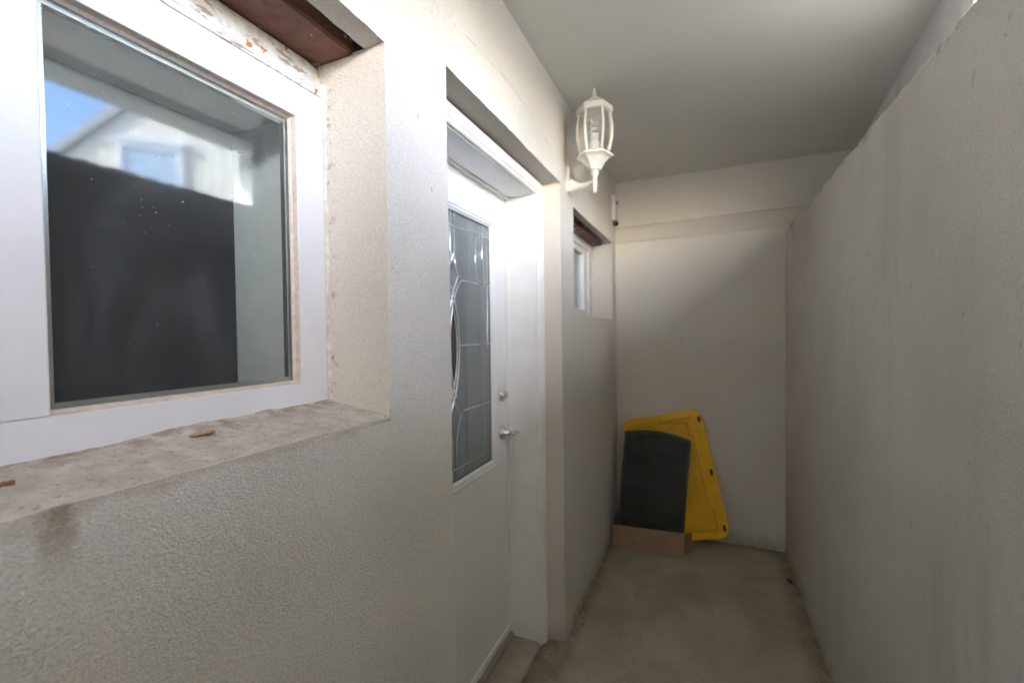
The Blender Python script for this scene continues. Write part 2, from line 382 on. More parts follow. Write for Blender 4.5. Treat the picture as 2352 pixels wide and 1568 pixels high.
def reveal(h, side, depth, yin=None, rows=5, slot=1):
    iy = [i for i, y in enumerate(yl) if h['y0']-1e-4 <= y <= h['y1']+1e-4]; jz = [j for j, z in enumerate(zl) if h['z0']-1e-4 <= z <= h['z1']+1e-4]
    ed = {'far': [(iy[-1], j) for j in jz], 'near': [(iy[0], j) for j in jz], 'top': [(i, jz[-1]) for i in iy], 'bottom': [(i, jz[0]) for i in iy]}[side]
    prev = [V[k] for k in ed]
    for r in range(1, rows+1):
        t = r/rows; cur = []
        for k in ed:
            p = V[k].co; q = Vector((p.x + (depth-p.x)*t, p.y, p.z))
            if yin is not None: q.y = p.y + (yin-p.y)*t
            q.y += .0015*noise.noise(q*20); q.z += .0015*noise.noise(q*21) if side in ('top', 'bottom') else 0
            cur.append(bm.verts.new(q))
        for a in range(len(ed)-1): bm.faces.new((prev[a], prev[a+1], cur[a+1], cur[a])).material_index = slot
        prev = cur
    return prev
reveal(WIN, 'far', -.83); reveal(WIN, 'near', -.83); reveal(WIN, 'bottom', -.83)
p = reveal(WIN, 'top', -.657, rows=2)
q = [bm.verts.new((v.co.x-.002, v.co.y, 2.16)) for v in p]
for a in range(len(p)-1): bm.faces.new((p[a], p[a+1], q[a+1], q[a])).material_index = 1
reveal(DOOR, 'far', -.75, 1.944); reveal(DOOR, 'near', -.75, .99); reveal(DOOR, 'top', -.75)
reveal(SWN, 'far', -.78, slot=0); reveal(SWN, 'near', -.78); reveal(SWN, 'bottom', -.78)
p = reveal(SWN, 'top', -.645, rows=2)
q = [bm.verts.new((v.co.x-.002, v.co.y, 2.18)) for v in p]
for a in range(len(p)-1): bm.faces.new((p[a], p[a+1], q[a+1], q[a])).material_index = 1
obj('stucco_wall', bm, None, house, bevel=.006, seg=3, mats=['stucco', 'reveal'], ang=50)
# upper storey and body of the house above the passage
bm = bmesh.new(); box(bm, -5.8, .84, -4.4, 8, ZC+.16, 5.4); box(bm, -5.8, XL-.25, -7, -4.42, 2.62, 5.4)
obj('upper_storey', bm, 'band', house)
# room behind the windows
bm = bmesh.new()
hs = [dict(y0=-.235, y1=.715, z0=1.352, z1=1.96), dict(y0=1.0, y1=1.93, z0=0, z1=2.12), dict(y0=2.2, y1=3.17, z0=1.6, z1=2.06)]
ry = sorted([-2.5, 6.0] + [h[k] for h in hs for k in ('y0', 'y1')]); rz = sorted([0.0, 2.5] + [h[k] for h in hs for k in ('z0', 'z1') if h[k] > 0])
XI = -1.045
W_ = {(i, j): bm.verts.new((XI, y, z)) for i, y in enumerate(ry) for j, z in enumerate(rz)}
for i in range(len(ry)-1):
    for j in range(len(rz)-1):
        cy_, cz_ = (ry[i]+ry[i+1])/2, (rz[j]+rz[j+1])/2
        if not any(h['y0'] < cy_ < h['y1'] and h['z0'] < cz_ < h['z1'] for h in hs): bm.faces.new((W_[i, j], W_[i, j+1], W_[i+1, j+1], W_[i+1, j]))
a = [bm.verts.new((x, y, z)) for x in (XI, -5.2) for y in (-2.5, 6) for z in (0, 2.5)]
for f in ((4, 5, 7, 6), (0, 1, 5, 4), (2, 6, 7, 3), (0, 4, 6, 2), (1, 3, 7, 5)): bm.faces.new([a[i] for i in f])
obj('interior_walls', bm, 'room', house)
for h in (hs[0], hs[2]):
    bm = bmesh.new(); x0, x1 = XI-.001, -.81 if h is hs[0] else -.79
    for (y0, z0, y1, z1) in ((h['y0'], h['z0'], h['y1'], h['z0']), (h['y1'], h['z0'], h['y1'], h['z1']), (h['y1'], h['z1'], h['y0'], h['z1']), (h['y0'], h['z1'], h['y0'], h['z0'])):
        bm.faces.new([bm.verts.new(p) for p in ((x0, y0, z0), (x0, y1, z1), (x1, y1, z1), (x1, y0, z0))])
    obj('interior_return', bm, 'return', house)

# big window -------------------------------------------------------
FX = -.772
win = frame('window', 'pvc', house, FX, -.822, (-.258, .735, 1.318, 1.992), (-.185, .664, 1.372, 1.925), .003)
tag(win, 'white vinyl window set back in the stucco wall, reflecting sky and the house opposite', None)
frame('outer_fin', 'pvc', win, -.780, -.815, (-.27, .7405, 1.312, 2.000), (-.252, .729, 1.324, 1.986), .0015)
frame('outer_bead', 'pvc', win, -.7775, -.80, (-.262, .7375, 1.316, 1.997), (-.255, .732, 1.321, 1.989), .0012)
boxo('mullion', 'pvc', win, -.82, FX+.002, .205, .279, 1.3715, 1.9255, bevel=.003)
for y0, y1 in ((.279, .664), (-.185, .205)):
    ring('glazing_stop', 'pvc_dirty', win, [(FX-.001, y0, y1, 1.372, 1.925), (-.784, y0+.002, y1-.002, 1.374, 1.923), (-.790, y0+.006, y1-.006, 1.378, 1.919)], .0)
    boxo('glass_pane', 'glass', win, -.793, -.788, y0+.002, y1-.002, 1.374, 1.923)
    frame('spacer_bar', 'metal', win, -.794, -.806, (y0+.003, y1-.003, 1.375, 1.922), (y0+.012, y1-.012, 1.386, 1.911), 0)
# sloping stucco sill
bm = bmesh.new(); sy = lines(WIN['y0']-.002, WIN['y1']+.004, .012, []); rows = []
prof = [(-.6065, 1.290), (-.6080, 1.2975), (-.612, 1.3015), (-.625, 1.3045), (-.66, 1.309), (-.70, 1.3145), (-.74, 1.320), (-.765, 1.325), (-.785, 1.331), (-.80, 1.332)]
for y in sy:
    r_ = []
    for i, (x, z) in enumerate(prof):
        nz = .0022*noise.noise(Vector((x*30, y*30, 2))) + .0012*noise.noise(Vector((x*90, y*90, 4)))
        gap = -.007*max(0, min(1, (.42-y)/.1)) if i >= 7 else 0
        gap += .006*max(0, noise.noise(Vector((y*18, 3, 1)))) if i in (7, 8) and y > .42 else 0
        r_.append(bm.verts.new((x + (.002*noise.noise(Vector((y*40, 1, 1))) if i < 3 else 0), y, z + (nz if i > 1 else nz*.6) + gap)))
    rows.append(r_)
for a, b in zip(rows, rows[1:]):
    for i in range(len(prof)-1): bm.faces.new((a[i], b[i], b[i+1], a[i+1]))
obj('sill', bm, 'sill', win, smooth=True)
# caulk along the jamb
bm = bmesh.new(); prev = None
for i in range(90):
    z = 1.325 + .70*i/89; wd = .006 + .007*max(0, noise.noise(Vector((0, z*22, 3))) + .35)
    cur = [bm.verts.new(p) for p in ((-.783, .733, z), (-.7755, .7365, z), (-.771+.002*noise.noise(Vector((z*50, 0, 0))), .7395, z), (-.771+wd, .7432, z))]
    if prev:
        for k in range(3): bm.faces.new((prev[k], prev[k+1], cur[k+1], cur[k]))
    prev = cur
obj('caulk', bm, 'caulk', win, smooth=True)
# old head board with peeling paint, steel angle lintel above it
bm = bmesh.new(); prev = None
for i in range(120):
    y = -.27 + 1.012*i/119; n1 = .0025*noise.noise(Vector((y*45, 0, 2)))
    cur = [bm.verts.new(p) for p in ((-.79, y, 1.993), (-.7745+n1, y, 1.996), (-.7735+n1, y, 2.008+n1), (-.7815, y, 2.012+n1*1.5), (-.780, y, 2.022), (-.786+n1, y, 2.027), (-.79, y, 2.068), (-.83, y, 2.070))]
    if prev:
        for k in range(7): bm.faces.new((prev[k], prev[k+1], cur[k+1], cur[k]))
    prev = cur
obj('head_board', bm, 'peel', win)
def lintel(par, y0, y1, z, xo, xi):
    bm = bmesh.new(); prev = None
    for i in range(61):
        y = y0 + (y1-y0)*i/60; n1 = .0015*noise.noise(Vector((y*20, z, 0)))
        pr_ = [(xo, z+.09), (xo, z+.03), (xo-.028, z+.028), (xo-.032, z+.002+n1), (xo-.036, z-.004+n1), (xi+.02, z-.005+n1), (xi, z-.004+n1), (xi-.02, z+.0)]
        cur = [bm.verts.new((x, y, zz)) for x, zz in pr_]
        if prev:
            for k in range(len(pr_)-1): bm.faces.new((prev[k], prev[k+1], cur[k+1], cur[k]))
        prev = cur
    return obj('steel_lintel', bm, 'steel', par)
lintel(win, -.275, .747, 2.075, -.656, -.795)

# small window ------------------------------------------------------
sw = frame('window', 'pvc', house, -.75, -.80, (2.184, 3.200, 1.564, 2.094), (2.29, 3.09, 1.60, 2.045), .004)
tag(sw, 'small white vinyl window in a deep stucco recess beyond the lamp', None)
frame('sash', 'pvc', sw, -.757, -.79, (2.29, 3.09, 1.60, 2.045), (2.39, 2.99, 1.622, 2.005), .004)
boxo('glass_pane', 'glass', sw, -.785, -.780, 2.385, 2.995, 1.618, 2.01)
lintel(sw, 2.17, 3.212, 2.100, -.644, -.765)

# front door -------------------------------------------------------
DX = -.855
door = boxo('front_door', 'doorpaint', house, DX-.045, DX, 1.03, 1.886, .058, 2.094, bevel=.0025)
tag(door, 'white steel front door with a tall leaded glass light', None)
LY0, LY1, LZ0, LZ1 = 1.185, 1.712, .918, 1.925      # glass of the light
ring('lite_frame', 'doorpaint', door, [(DX-.004, LY0-.055, LY1+.055, LZ0-.048, LZ1+.034), (DX+.009, LY0-.051, LY1+.051, LZ0-.044, LZ1+.030), (DX+.013, LY0-.036, LY1+.036, LZ0-.030, LZ1+.024), (DX+.008, LY0-.028, LY1+.028, LZ0-.022, LZ1+.018),
     (DX+.012, LY0-.018, LY1+.018, LZ0-.014, LZ1+.012), (DX+.003, LY0-.002, LY1+.002, LZ0-.002, LZ1+.002), (DX-.004, LY0, LY1, LZ0, LZ1)], .0)
boxo('obscured_glass', 'obscure', door, DX-.001, DX+.0025, LY0-.001, LY1+.001, LZ0-.001, LZ1+.001)
frame('glass_gasket', 'gap', door, DX+.0035, DX, (LY0-.001, LY1+.001, LZ0-.001, LZ1+.001), (LY0+.006, LY1-.006, LZ0+.006, LZ1-.006), 0)
CYD = (LY0+LY1)/2; ZM = 1.424
def came(pts, r=.0026, name='came'):
    bm = bmesh.new(); tube(bm, [(DX+.0035, y, z) for y, z in pts], r, 6); return obj(name, bm, 'came', door, smooth=True)
def arc(fn, n=24): return [fn(i/n) for i in range(n+1)]
def smooth_line(p, n=6):
    o = []
    for k in range(len(p)-1):
        a, b, c, d = p[max(k-1, 0)], p[k], p[k+1], p[min(k+2, len(p)-1)]
        for i in range(n):
            t = i/n; o.append(tuple(.5*(2*b[q] + (c[q]-a[q])*t + (2*a[q]-5*b[q]+4*c[q]-d[q])*t*t + (3*b[q]-a[q]-3*c[q]+d[q])*t**3) for q in (0, 1)))
    return o + [p[-1]]
YM = 1.405
arc_r = [(1.362, 1.69), (1.405, 1.62), (1.434, 1.53), (1.447, 1.43), (1.437, 1.32), (1.41, 1.235), (1.372, 1.165)]
for s in (1, -1):
    Y = lambda y: y if s > 0 else 2*YM - y
    ye = LY1-.006 if s > 0 else LY0+.006
    for z in (1.672, ZM, 1.174): came([(Y(1.447 if z == ZM else 1.467), z), (ye, z)])
    came([(Y(1.645), LZ1-.006), (Y(1.645), 1.672)]); came([(Y(1.587), LZ1-.054), (Y(1.587), 1.672)])
    came([(Y(1.418), LZ1-.006), (Y(1.418), 1.775), (Y(1.380), 1.70)], .0036)
    came([(Y(1.467), 1.672), (Y(1.430), 1.712), (Y(1.418), 1.775)])
    came(smooth_line([(Y(1.467), 1.672), (Y(1.430), 1.63), (Y(1.400), 1.57)]), .0036)
    came(smooth_line([(Y(a), b) for a, b in arc_r]), .0046)
    came(smooth_line([(Y(a-.017), b) for a, b in arc_r[1:-1]]), .0036)
    came(smooth_line([(Y(1.467), 1.174), (Y(1.435), 1.215), (Y(1.40), 1.275)]), .0036)
    came([(Y(1.467), 1.174), (Y(1.435), 1.125), (Y(1.418), 1.07), (Y(1.418), LZ0+.006)])
came([(LY0+.006, LZ1-.054), (LY1-.006, LZ1-.054)]); came([(LY0+.006, LZ0+.045), (LY1-.006, LZ0+.045)])
came([(LY1-.026, LZ1-.006), (LY1-.026, LZ0+.006)], .0016); came([(LY0+.026, LZ1-.006), (LY0+.026, LZ0+.006)], .0016)
bm = bmesh.new(); vs_ = [bm.verts.new((DX+.0045, YM + .026*math.sin(2*math.pi*i/40), ZM + .19*math.cos(2*math.pi*i/40))) for i in range(40)]; bm.faces.new(vs_[::-1])
obj('bevelled_oval', bm, 'bevelglass', door)
boxo('door_sweep', 'pvc', door, DX, DX+.012, 1.035, 1.882, .060, .088, bevel=.003)
# deadbolt and lever
RX = Matrix.Rotation(R(90), 4, 'Y')
bm = bmesh.new(); mt = Matrix.Translation((DX, 1.826, 1.185)) @ RX
lathe(bm, [(.031, 0), (.031, .006), (.027, .011), (.020, .013), (.0175, .018), (.0165, .030), (.013, .0315)], 28, mt); obj('deadbolt', bm, 'metal', door, smooth=False, bevel=.001)
bm = bmesh.new(); mt = Matrix.Translation((DX, 1.826, 1.012)) @ RX
lathe(bm, [(.033, 0), (.033, .005), (.029, .011), (.017, .014), (.0125, .020), (.0125, .046)], 28, mt)
tube(bm, [(DX+.046, 1.822, 1.012), (DX+.052, 1.835, 1.012), (DX+.054, 1.805, 1.013), (DX+.054, 1.77, 1.011), (DX+.050, 1.735, 1.006), (DX+.047, 1.715, 1.002)][0:1] + [(DX+.052, 1.818, 1.012), (DX+.056, 1.845, 1.0115), (DX+.056, 1.875, 1.009), (DX+.053, 1.905, 1.004)], [.011, .0105, .0098, .009, .0075], 12)
obj('lever_handle', bm, 'metal', door, smooth=True)
# jambs, head and brickmould
fr = boxo('door_frame', 'trim', house, -.93, -.709, 1.8895, 1.936, .03, 2.10, bevel=.002)
tag(fr, 'white painted door jamb, head and brickmould', None)
boxo('jamb', 'trim', fr, -.93, -.709, .985, 1.0265, .03, 2.10, bevel=.002)
boxo('head_jamb', 'trim', fr, -.93, -.711, .985, 1.936, 2.0985, 2.14, bevel=.002)
boxo('weatherstrip', 'gap', fr, -.905, -.872, 1.8862, 1.8892, .06, 2.096)
boxo('weatherstrip', 'gap', fr, -.905, -.872, 1.03, 1.888, 2.0945, 2.098)
boxo('door_stop', 'trim', fr, DX+.002, DX+.02, 1.8835, 1.890, .05, 2.098, bevel=.002)
boxo('door_stop', 'trim', fr, DX+.002, DX+.02, 1.03, 1.8835, 2.091, 2.099, bevel=.002)
def mould(name, sy):
    bm = bmesh.new(); prf = [(1.899, -.713), (1.897, -.700), (1.903, -.694), (1.909, -.697), (1.915, -.690), (1.938, -.681), (1.946, -.684), (1.947, -.72)]
    fl = lambda y: y if sy > 0 else 2.9155 - y
    a = [bm.verts.new((x, fl(y), .012)) for y, x in prf]; b = [bm.verts.new((x, fl(y), 2.104 + (y-1.899)*1.0)) for y, x in prf]
    for k in range(len(prf)-1): bm.faces.new((a[k], a[k+1], b[k+1], b[k]))
    bm.faces.new(a); bm.faces.new(b[::-1]); return obj(name, bm, 'trim', fr)
mould('brickmould', 1); mould('brickmould', -1)
bm = bmesh.new(); prf = [(2.104, -.713), (2.102, -.700), (2.108, -.694), (2.114, -.697), (2.120, -.690), (2.143, -.681), (2.151, -.684), (2.152, -.72)]
a = [bm.verts.new((x, 1.0165 - (z-2.104), z)) for z, x in prf]; b = [bm.verts.new((x, 1.899 + (z-2.104), z)) for z, x in prf]
for k in range(len(prf)-1): bm.faces.new((a[k], b[k], b[k+1], a[k+1]))
obj('brickmould', bm, 'trim', fr)
boxo('head_gap', 'gap', fr, -.72, -.7115, 1.0, 1.93, 2.1005, 2.103)
bm = bmesh.new(); box(bm, -.91, -.835, .99, 1.95, 0.001, .048); box(bm, -.835, -.70, .99, 1.95, .001, .022)
obj('threshold', bm, 'step', fr, bevel=.006)

# ------------------------------------------------------------------ end wall, retaining wall, upper panel
def sheet(name, prof, a0, a1, step, mk, mat, par=None, amp=.003, sharp=False):
    bm = bmesh.new(); al = lines(a0, a1, step, []); prev = None
    for a in al:
        cur = []
        for u_, v_ in prof:
            d = amp*noise.noise(Vector((a*2.5, v_*2.5, 11))) + amp*.3*noise.noise(Vector((a*12, v_*12, 12)))
            cur.append(bm.verts.new(mk(a, u_+d, v_)))
        if prev:
            for k in range(len(prof)-1): bm.faces.new((prev[k], cur[k], cur[k+1], prev[k+1]))
        prev = cur
    return obj(name, bm, mat, par, smooth=not sharp, bevel=.003 if sharp else 0)
ew = thing('end_wall', (0, YE, 0), 'shaded stucco wall closing the passage, with a raised band near its top', 'wall')
zz = [i*.06 for i in range(-1, 37)]
sheet('wall_face', [(YE, z) for z in zz], XL-.02, 1.05, .05, lambda a, y, z: (a, y, z), 'ewall', ew)
sheet('band', [(YE+.02, 2.118), (YE-.004, 2.121), (YE-.0075, 2.126), (YE-.012, 2.15), (YE-.016, 2.19), (YE-.018, 2.22), (YE-.017, 2.232), (YE-.010, 2.238), (YE+.01, 2.24)], XL-.02, 1.05, .025, lambda a, y, z: (a, y + .0015*noise.noise(Vector((a*30, z*30, 0))), z + .022*(a+.6)/1.1 + .003*noise.noise(Vector((a*9, 0, z)))), 'band', ew, .002)
sheet('upper_face', [(YE-.003, 2.2), (YE-.004, 2.28), (YE-.004, 2.4), (YE-.003, 2.5), (YE-.003, 2.6)], XL-.02, 1.05, .05, lambda a, y, z: (a, y, z), 'ewall', ew)

# retaining wall with a chipped top edge
bm = bmesh.new(); yl2 = lines(-5.8, YE+.03, .02, []); prev = None
zc = [-.03 + i*.06 for i in range(35)] + [2.055, 2.08, 2.10]
for y in yl2:
    ch = .011*noise.noise(Vector((y*9, 2, 3))) + .008*noise.noise(Vector((y*31, 5, 3)))
    ck = max(0, noise.noise(Vector((y*13, 9, 9)))-.25)
    pr_ = [(XR + .004*noise.noise(Vector((y*2, z*2, 21))) + .0012*noise.noise(Vector((y*13, z*13, 22))), z) for z in zc]
    pr_ += [(XR+.001+ck*.012, ZT-.012+ch-ck*.02), (XR+.006+ck*.03, ZT-.003+ch-ck*.015), (XR+.016+ck*.03, ZT+ch*.6), (XR+.05, ZT+.001), (XR+.15, ZT-.002), (XR+.37, ZT-.004), (XR+.375, 1.5)]
    cur = [bm.verts.new((x, y, z)) for x, z in pr_]
    if prev:
        for k in range(len(pr_)-1): bm.faces.new((prev[k], cur[k], cur[k+1], prev[k+1]))
    prev = cur
tag(obj('retaining_wall', bm, 'rwall', smooth=True), 'long grey stucco retaining wall with a chipped stained top edge', 'wall')

pan = thing('fascia_panel', (.74, 2.4, ZT), 'pale painted board closing the gap between retaining wall and ceiling', 'panel')
bm = bmesh.new(); a0, a1 = Vector((.707, 1.72)), Vector((.87, 3.40)); n_ = Vector((a1.y-a0.y, -(a1.x-a0.x))).normalized()*.03
for z0, z1 in ((ZT-.004, ZC+.01),):
    pts = [a0, a1, a1+n_, a0+n_]; lo = [bm.verts.new((*p, z0)) for p in pts]; hi = [bm.verts.new((*p, z1)) for p in pts]
    for i in range(4): bm.faces.new((lo[i], lo[(i+1) % 4], hi[(i+1) % 4], hi[i]))
    bm.faces.new(lo[::-1]); bm.faces.new(hi)
obj('board', bm, 'panel', pan)
boxo('jamb_post', 'panel', pan, .69, .80, 1.66, 1.725, ZT-.004, ZC+.005, bevel=.004)
boxo('edge_beam', 'panel', pan, .70, .785, -4.36, 1.658, 2.52, ZC+.005, bevel=.006)
boxo('sill_board', 'panel', pan,   .66, .83, 1.52, 1.86, ZT-.003, ZT+.02, bevel=.004)

# unseen wall behind the viewpoint, added to keep out sky light from there
bm = bmesh.new(); box(bm, XL-.02, 1.0, -4.4, -4.3, -.02, ZC+.01)
tag(obj('light_block_wall', bm, 'ewall'), 'plain stucco wall added behind the viewpoint to keep out light from there', 'wall')

# ------------------------------------------------------------------ neighbouring house seen in the window glass
nh = thing('neighbour_house', (6, 4.6, 1.97), 'cream board clad house with a gable and blue window, mirrored in the glass', 'house')
GX, GY0, GY1, GPK, GEV = 6.0, .9, 8.3, 5.9, 2.2
gz = lambda y: GEV + (GPK-GEV)*(1-abs(y-4.6)/3.7)
bm = bmesh.new(); box(bm, GX+.03, GX+9, GY0, GY1, 1.9, GEV+.05)
a = [bm.verts.new((GX+.03, y, z)) for y, z in ((GY0, GEV), (GY1, GEV), (4.6, GPK-.03))]; b = [bm.verts.new((GX+9, v.co.y, v.co.z)) for v in a]
bm.faces.new(a); bm.faces.new(b[::-1]); obj('wall', bm, 'board', nh)
y = GY0
while y < GY1-.1:
    y1 = min(y+.15, GY1)
    bm = bmesh.new()
    v = [bm.verts.new(p) for p in ((GX, y+.006, 1.93), (GX, y1-.006, 1.93), (GX, y1-.006, gz(y1-.006)), (GX, y+.006, gz(y+.006)))]
    v2 = [bm.verts.new((GX+.035, p.co.y, p.co.z)) for p in v]
    bm.faces.new(v)
    for i in range(4): bm.faces.new((v[i], v2[i], v2[(i+1) % 4], v[(i+1) % 4]))
    obj('siding_board', bm, 'board', nh); y = y1
for s in (1, -1):
    bm = bmesh.new(); e = (4.6 + s*4.0, gz(4.6+s*4.0)+.05); pk = (4.6, GPK+.05)
    lo = [bm.verts.new(p) for p in ((GX-.06, *e), (GX-.06, *pk), (GX+9.3, *pk), (GX+9.3, *e))]; hi = [bm.verts.new((p.co.x, p.co.y, p.co.z+.16)) for p in lo]
    bm.faces.new(lo); bm.faces.new(hi[::-1])
    for i in range(4): bm.faces.new((lo[i], lo[(i+1) % 4], hi[(i+1) % 4], hi[i]))
    obj('roof', bm, 'roofing', nh)
nw = frame('window', 'pvc', nh, GX-.05, GX+.01, (3.55, 4.42, 2.85, 4.5), (3.63, 4.34, 2.93, 4.40), .01)
boxo('pane', 'blueglass', nw, GX-.03, GX-.012, 3.62, 4.35, 2.92, 4.41)
boxo('hood', 'pvc', nw, GX-.07, GX, 3.5, 4.47, 4.5, 4.58)
boxo('corner_trim', 'pvc', nh, GX-.04, GX+.04, 5.28, 5.5, 1.95, gz(5.5))

nh.rotation_euler = (0, 0, R(45))
# unseen board fence, added to block low sky light
gf = thing('sky_block_fence', (2.2, -4, 1.97), 'tall close boarded fence added out of view to block low sky light', 'fence')
bm = bmesh.new(); box(bm, 2.2, 2.22, 0, .136, 1.95, SKY_BLOCK_TOP); first = obj('board', bm, 'board', gf)
for i in range(1, 22):
    c = first.copy(); C.objects.link(c); c.location = (0, -.14*i, .012*math.sin(i*2.7)); c.parent = gf
first.location = (0, .66, 0)
for c in gf.children:
    if c is not first: c.location.y += .66
boxo('rail', 'board', gf, 2.22, 2.26, -2.28, .79, 2.3, 2.39); boxo('rail', 'board', gf, 2.22, 2.26, -2.28, .79, 3.1, 3.19)  # rails of the added sky block fence
for i in range(3): boxo('sky_block_post', 'board', gf, 2.26, 2.35, .7-1.48*i, .79-1.48*i, 1.9, 3.4)

# ------------------------------------------------------------------ wall lantern
LX, LY = -.452, 1.992
lamp = thing('wall_lantern', (XL, 2.09, 2.15), 'white hexagonal carriage lantern with clear glass on a curved wall arm', 'lamp')
T = Matrix.Translation((LX, LY, 0)); HR = R(11)
bm = bmesh.new(); lathe(bm, [(.078, 2.452), (.082, 2.456), (.082, 2.478), (.074, 2.484), (.062, 2.489), (.056, 2.4965), (.050, 2.499), (.042, 2.508), (.034, 2.511), (.026, 2.5185), (.018, 2.522), (.011, 2.528)], 6, T, HR)
obj('roof', bm, 'white_metal', lamp, bevel=.0015)
bm = bmesh.new(); lathe(bm, [(.012, 2.524), (.013, 2.529), (.009, 2.533), (.0075, 2.545), (.0055, 2.552), (.0065, 2.556), (.003, 2.5665)], 12, T); obj('finial', bm, 'white_metal', lamp, smooth=True)
rib_r = lambda t: .071 + .012*math.sin(math.pi*min(1, t*1.05)) - .010*(1-t)
for i in range(6):
    an = HR + i*math.pi/3; bm = bmesh.new()
    tube(bm, [(LX+rib_r(t)*math.cos(an), LY+rib_r(t)*math.sin(an), 2.272+.184*t) for t in [j/12 for j in range(13)]], .0052, 8); obj('rib', bm, 'white_metal', lamp, smooth=True)
for i in range(6):
    bm = bmesh.new(); rows = []
    for j in range(13):
        t = j/12; row = []
        for s in (0, 1):
            an = HR + (i+s)*math.pi/3; r = rib_r(t)-.003; row.append(bm.verts.new((LX+r*math.cos(an), LY+r*math.sin(an), 2.272+.184*t)))
        rows.append(row)
    for a, b in zip(rows, rows[1:]): bm.faces.new((a[0], a[1], b[1], b[0]))
    obj('glass_panel', bm, 'lampglass', lamp, smooth=True)
bm = bmesh.new(); lathe(bm, [(.016, 2.198), (.030, 2.202), (.036, 2.215), (.050, 2.236), (.066, 2.250), (.083, 2.258), (.084, 2.264), (.070, 2.274), (.050, 2.276)], 6, T, HR); obj('bowl', bm, 'white_metal', lamp, bevel=.0015)
bm = bmesh.new(); lathe(bm, [(.006, 2.098), (.0095, 2.101), (.0095, 2.115), (.0085, 2.118), (.0105, 2.124), (.0105, 2.172), (.016, 2.176), (.018, 2.186), (.016, 2.199)], 16, T); obj('stem', bm, 'white_metal', lamp, smooth=True)
bm = bmesh.new(); lathe(bm, [(.022, 2.27), (.022, 2.325), (.019, 2.33)], 20, T); obj('socket', bm, 'plastic_white', lamp, bevel=.001)
bm = bmesh.new(); lathe(bm, [(.015, 2.328), (.017, 2.342), (.017, 2.358), (.010, 2.361)], 16, T)
tube(bm, [(LX+.0145*math.cos(t*2.6*2*math.pi), LY+.0145*math.sin(t*2.6*2*math.pi), 2.362+.062*t) for t in [i/50 for i in range(51)]], .0058, 8)
obj('spiral_bulb', bm, 'plastic_white', lamp, smooth=True)
# arm and wall plate
ad = Vector((LX-XL, LY-2.09, 0)); an_ = ad.normalized()
bm = bmesh.new(); pts = []; rr = []
for i in range(15):
    t = i/14; pts.append(Vector((XL+.008, 2.09, 0)) + (ad - an_*.012)*t + Vector((0, 0, 2.178 - .012*math.sin(math.pi*t) - .022*t))); rr.append(.0095 + .030*(1-t)**2.6)
tube(bm, pts, rr, 14); obj('arm', bm, 'white_metal', lamp, smooth=True)
bm = bmesh.new(); oc = [(-.03, -.055), (.03, -.055), (.042, -.03), (.042, .04), (.03, .066), (-.03, .066), (-.042, .04), (-.042, -.03)]
lo = [bm.verts.new((XL-.006, 2.09+y, 2.198+z)) for y, z in oc]; mi = [bm.verts.new((XL+.011, 2.09+y, 2.198+z)) for y, z in oc]; hi = [bm.verts.new((XL+.018, 2.09+y*.72, 2.198+z*.78)) for y, z in oc]
for a, b in ((lo, mi), (mi, hi)):
    for i in range(8): bm.faces.new((a[i], a[(i+1) % 8], b[(i+1) % 8], b[i]))
bm.faces.new(hi); bm.faces.new(lo[::-1]); obj('wall_plate', bm, 'white_metal', lamp, bevel=.002)

# ------------------------------------------------------------------ small electrical box
jb = thing('junction_box', (XL, 3.27, 2.27), 'small white box with dark clips high on the house wall by the corner', 'box')
boxo('cover', 'plastic_white', jb, XL-.004, XL+.022, 3.215, 3.275, 2.275, 2.45, bevel=.003)
boxo('back_plate', 'dark', jb, XL-.004, XL+.008, 3.276, 3.30, 2.29, 2.44, bevel=.002)
boxo('clip', 'dark', jb, XL+.006, XL+.028, 3.278, 3.298, 2.40, 2.425, bevel=.004)
boxo('clip', 'dark', jb, XL-.004, XL+.03, 3.25, 3.295, 2.245, 2.272, bevel=.006)

# ------------------------------------------------------------------ yellow lid, black panel, cardboard box
def rrect(w_, h_, r_, n=6, cx=0, cy=0):
    o = []
    for sx, sy, a0 in ((1, 1, 0), (-1, 1, 90), (-1, -1, 180), (1, -1, 270)):
        for i in range(n+1):
            a = R(a0 + 90*i/n); o.append((cx + sx*(w_/2-r_) + r_*math.cos(a), cy + sy*(h_/2-r_) + r_*math.sin(a)))
    return o
def slab(bm, outline, f0, f1, mtx):
    lo = [bm.verts.new(mtx @ Vector((x, f0, z))) for x, z in outline]; hi = [bm.verts.new(mtx @ Vector((x, f1, z))) for x, z in outline]
    n = len(lo)
    for i in range(n): bm.faces.new((lo[i], lo[(i+1) % n], hi[(i+1) % n], hi[i]))
    bm.faces.new(lo); bm.faces.new(hi[::-1])
def rimring(bm, o1, o2, f0, f1, mtx):
    """raised ring between outlines o1 (outer) and o2 (inner), front at f1"""
    L = [[bm.verts.new(mtx @ Vector((x, f, z))) for x, z in o] for o, f in ((o1, f0), (o1, f1), (o2, f1), (o2, f0))]
    n = len(o1)
    for a, b in zip(L, L[1:]):
        for i in range(n): bm.faces.new((a[i], a[(i+1) % n], b[(i+1) % n], b[i]))
def place(cx, cy, cz, spin, lean):
    return Matrix.Translation((cx, cy, cz)) @ Matrix.Rotation(lean, 4, 'X') @ Matrix.Rotation(spin, 4, 'Y')
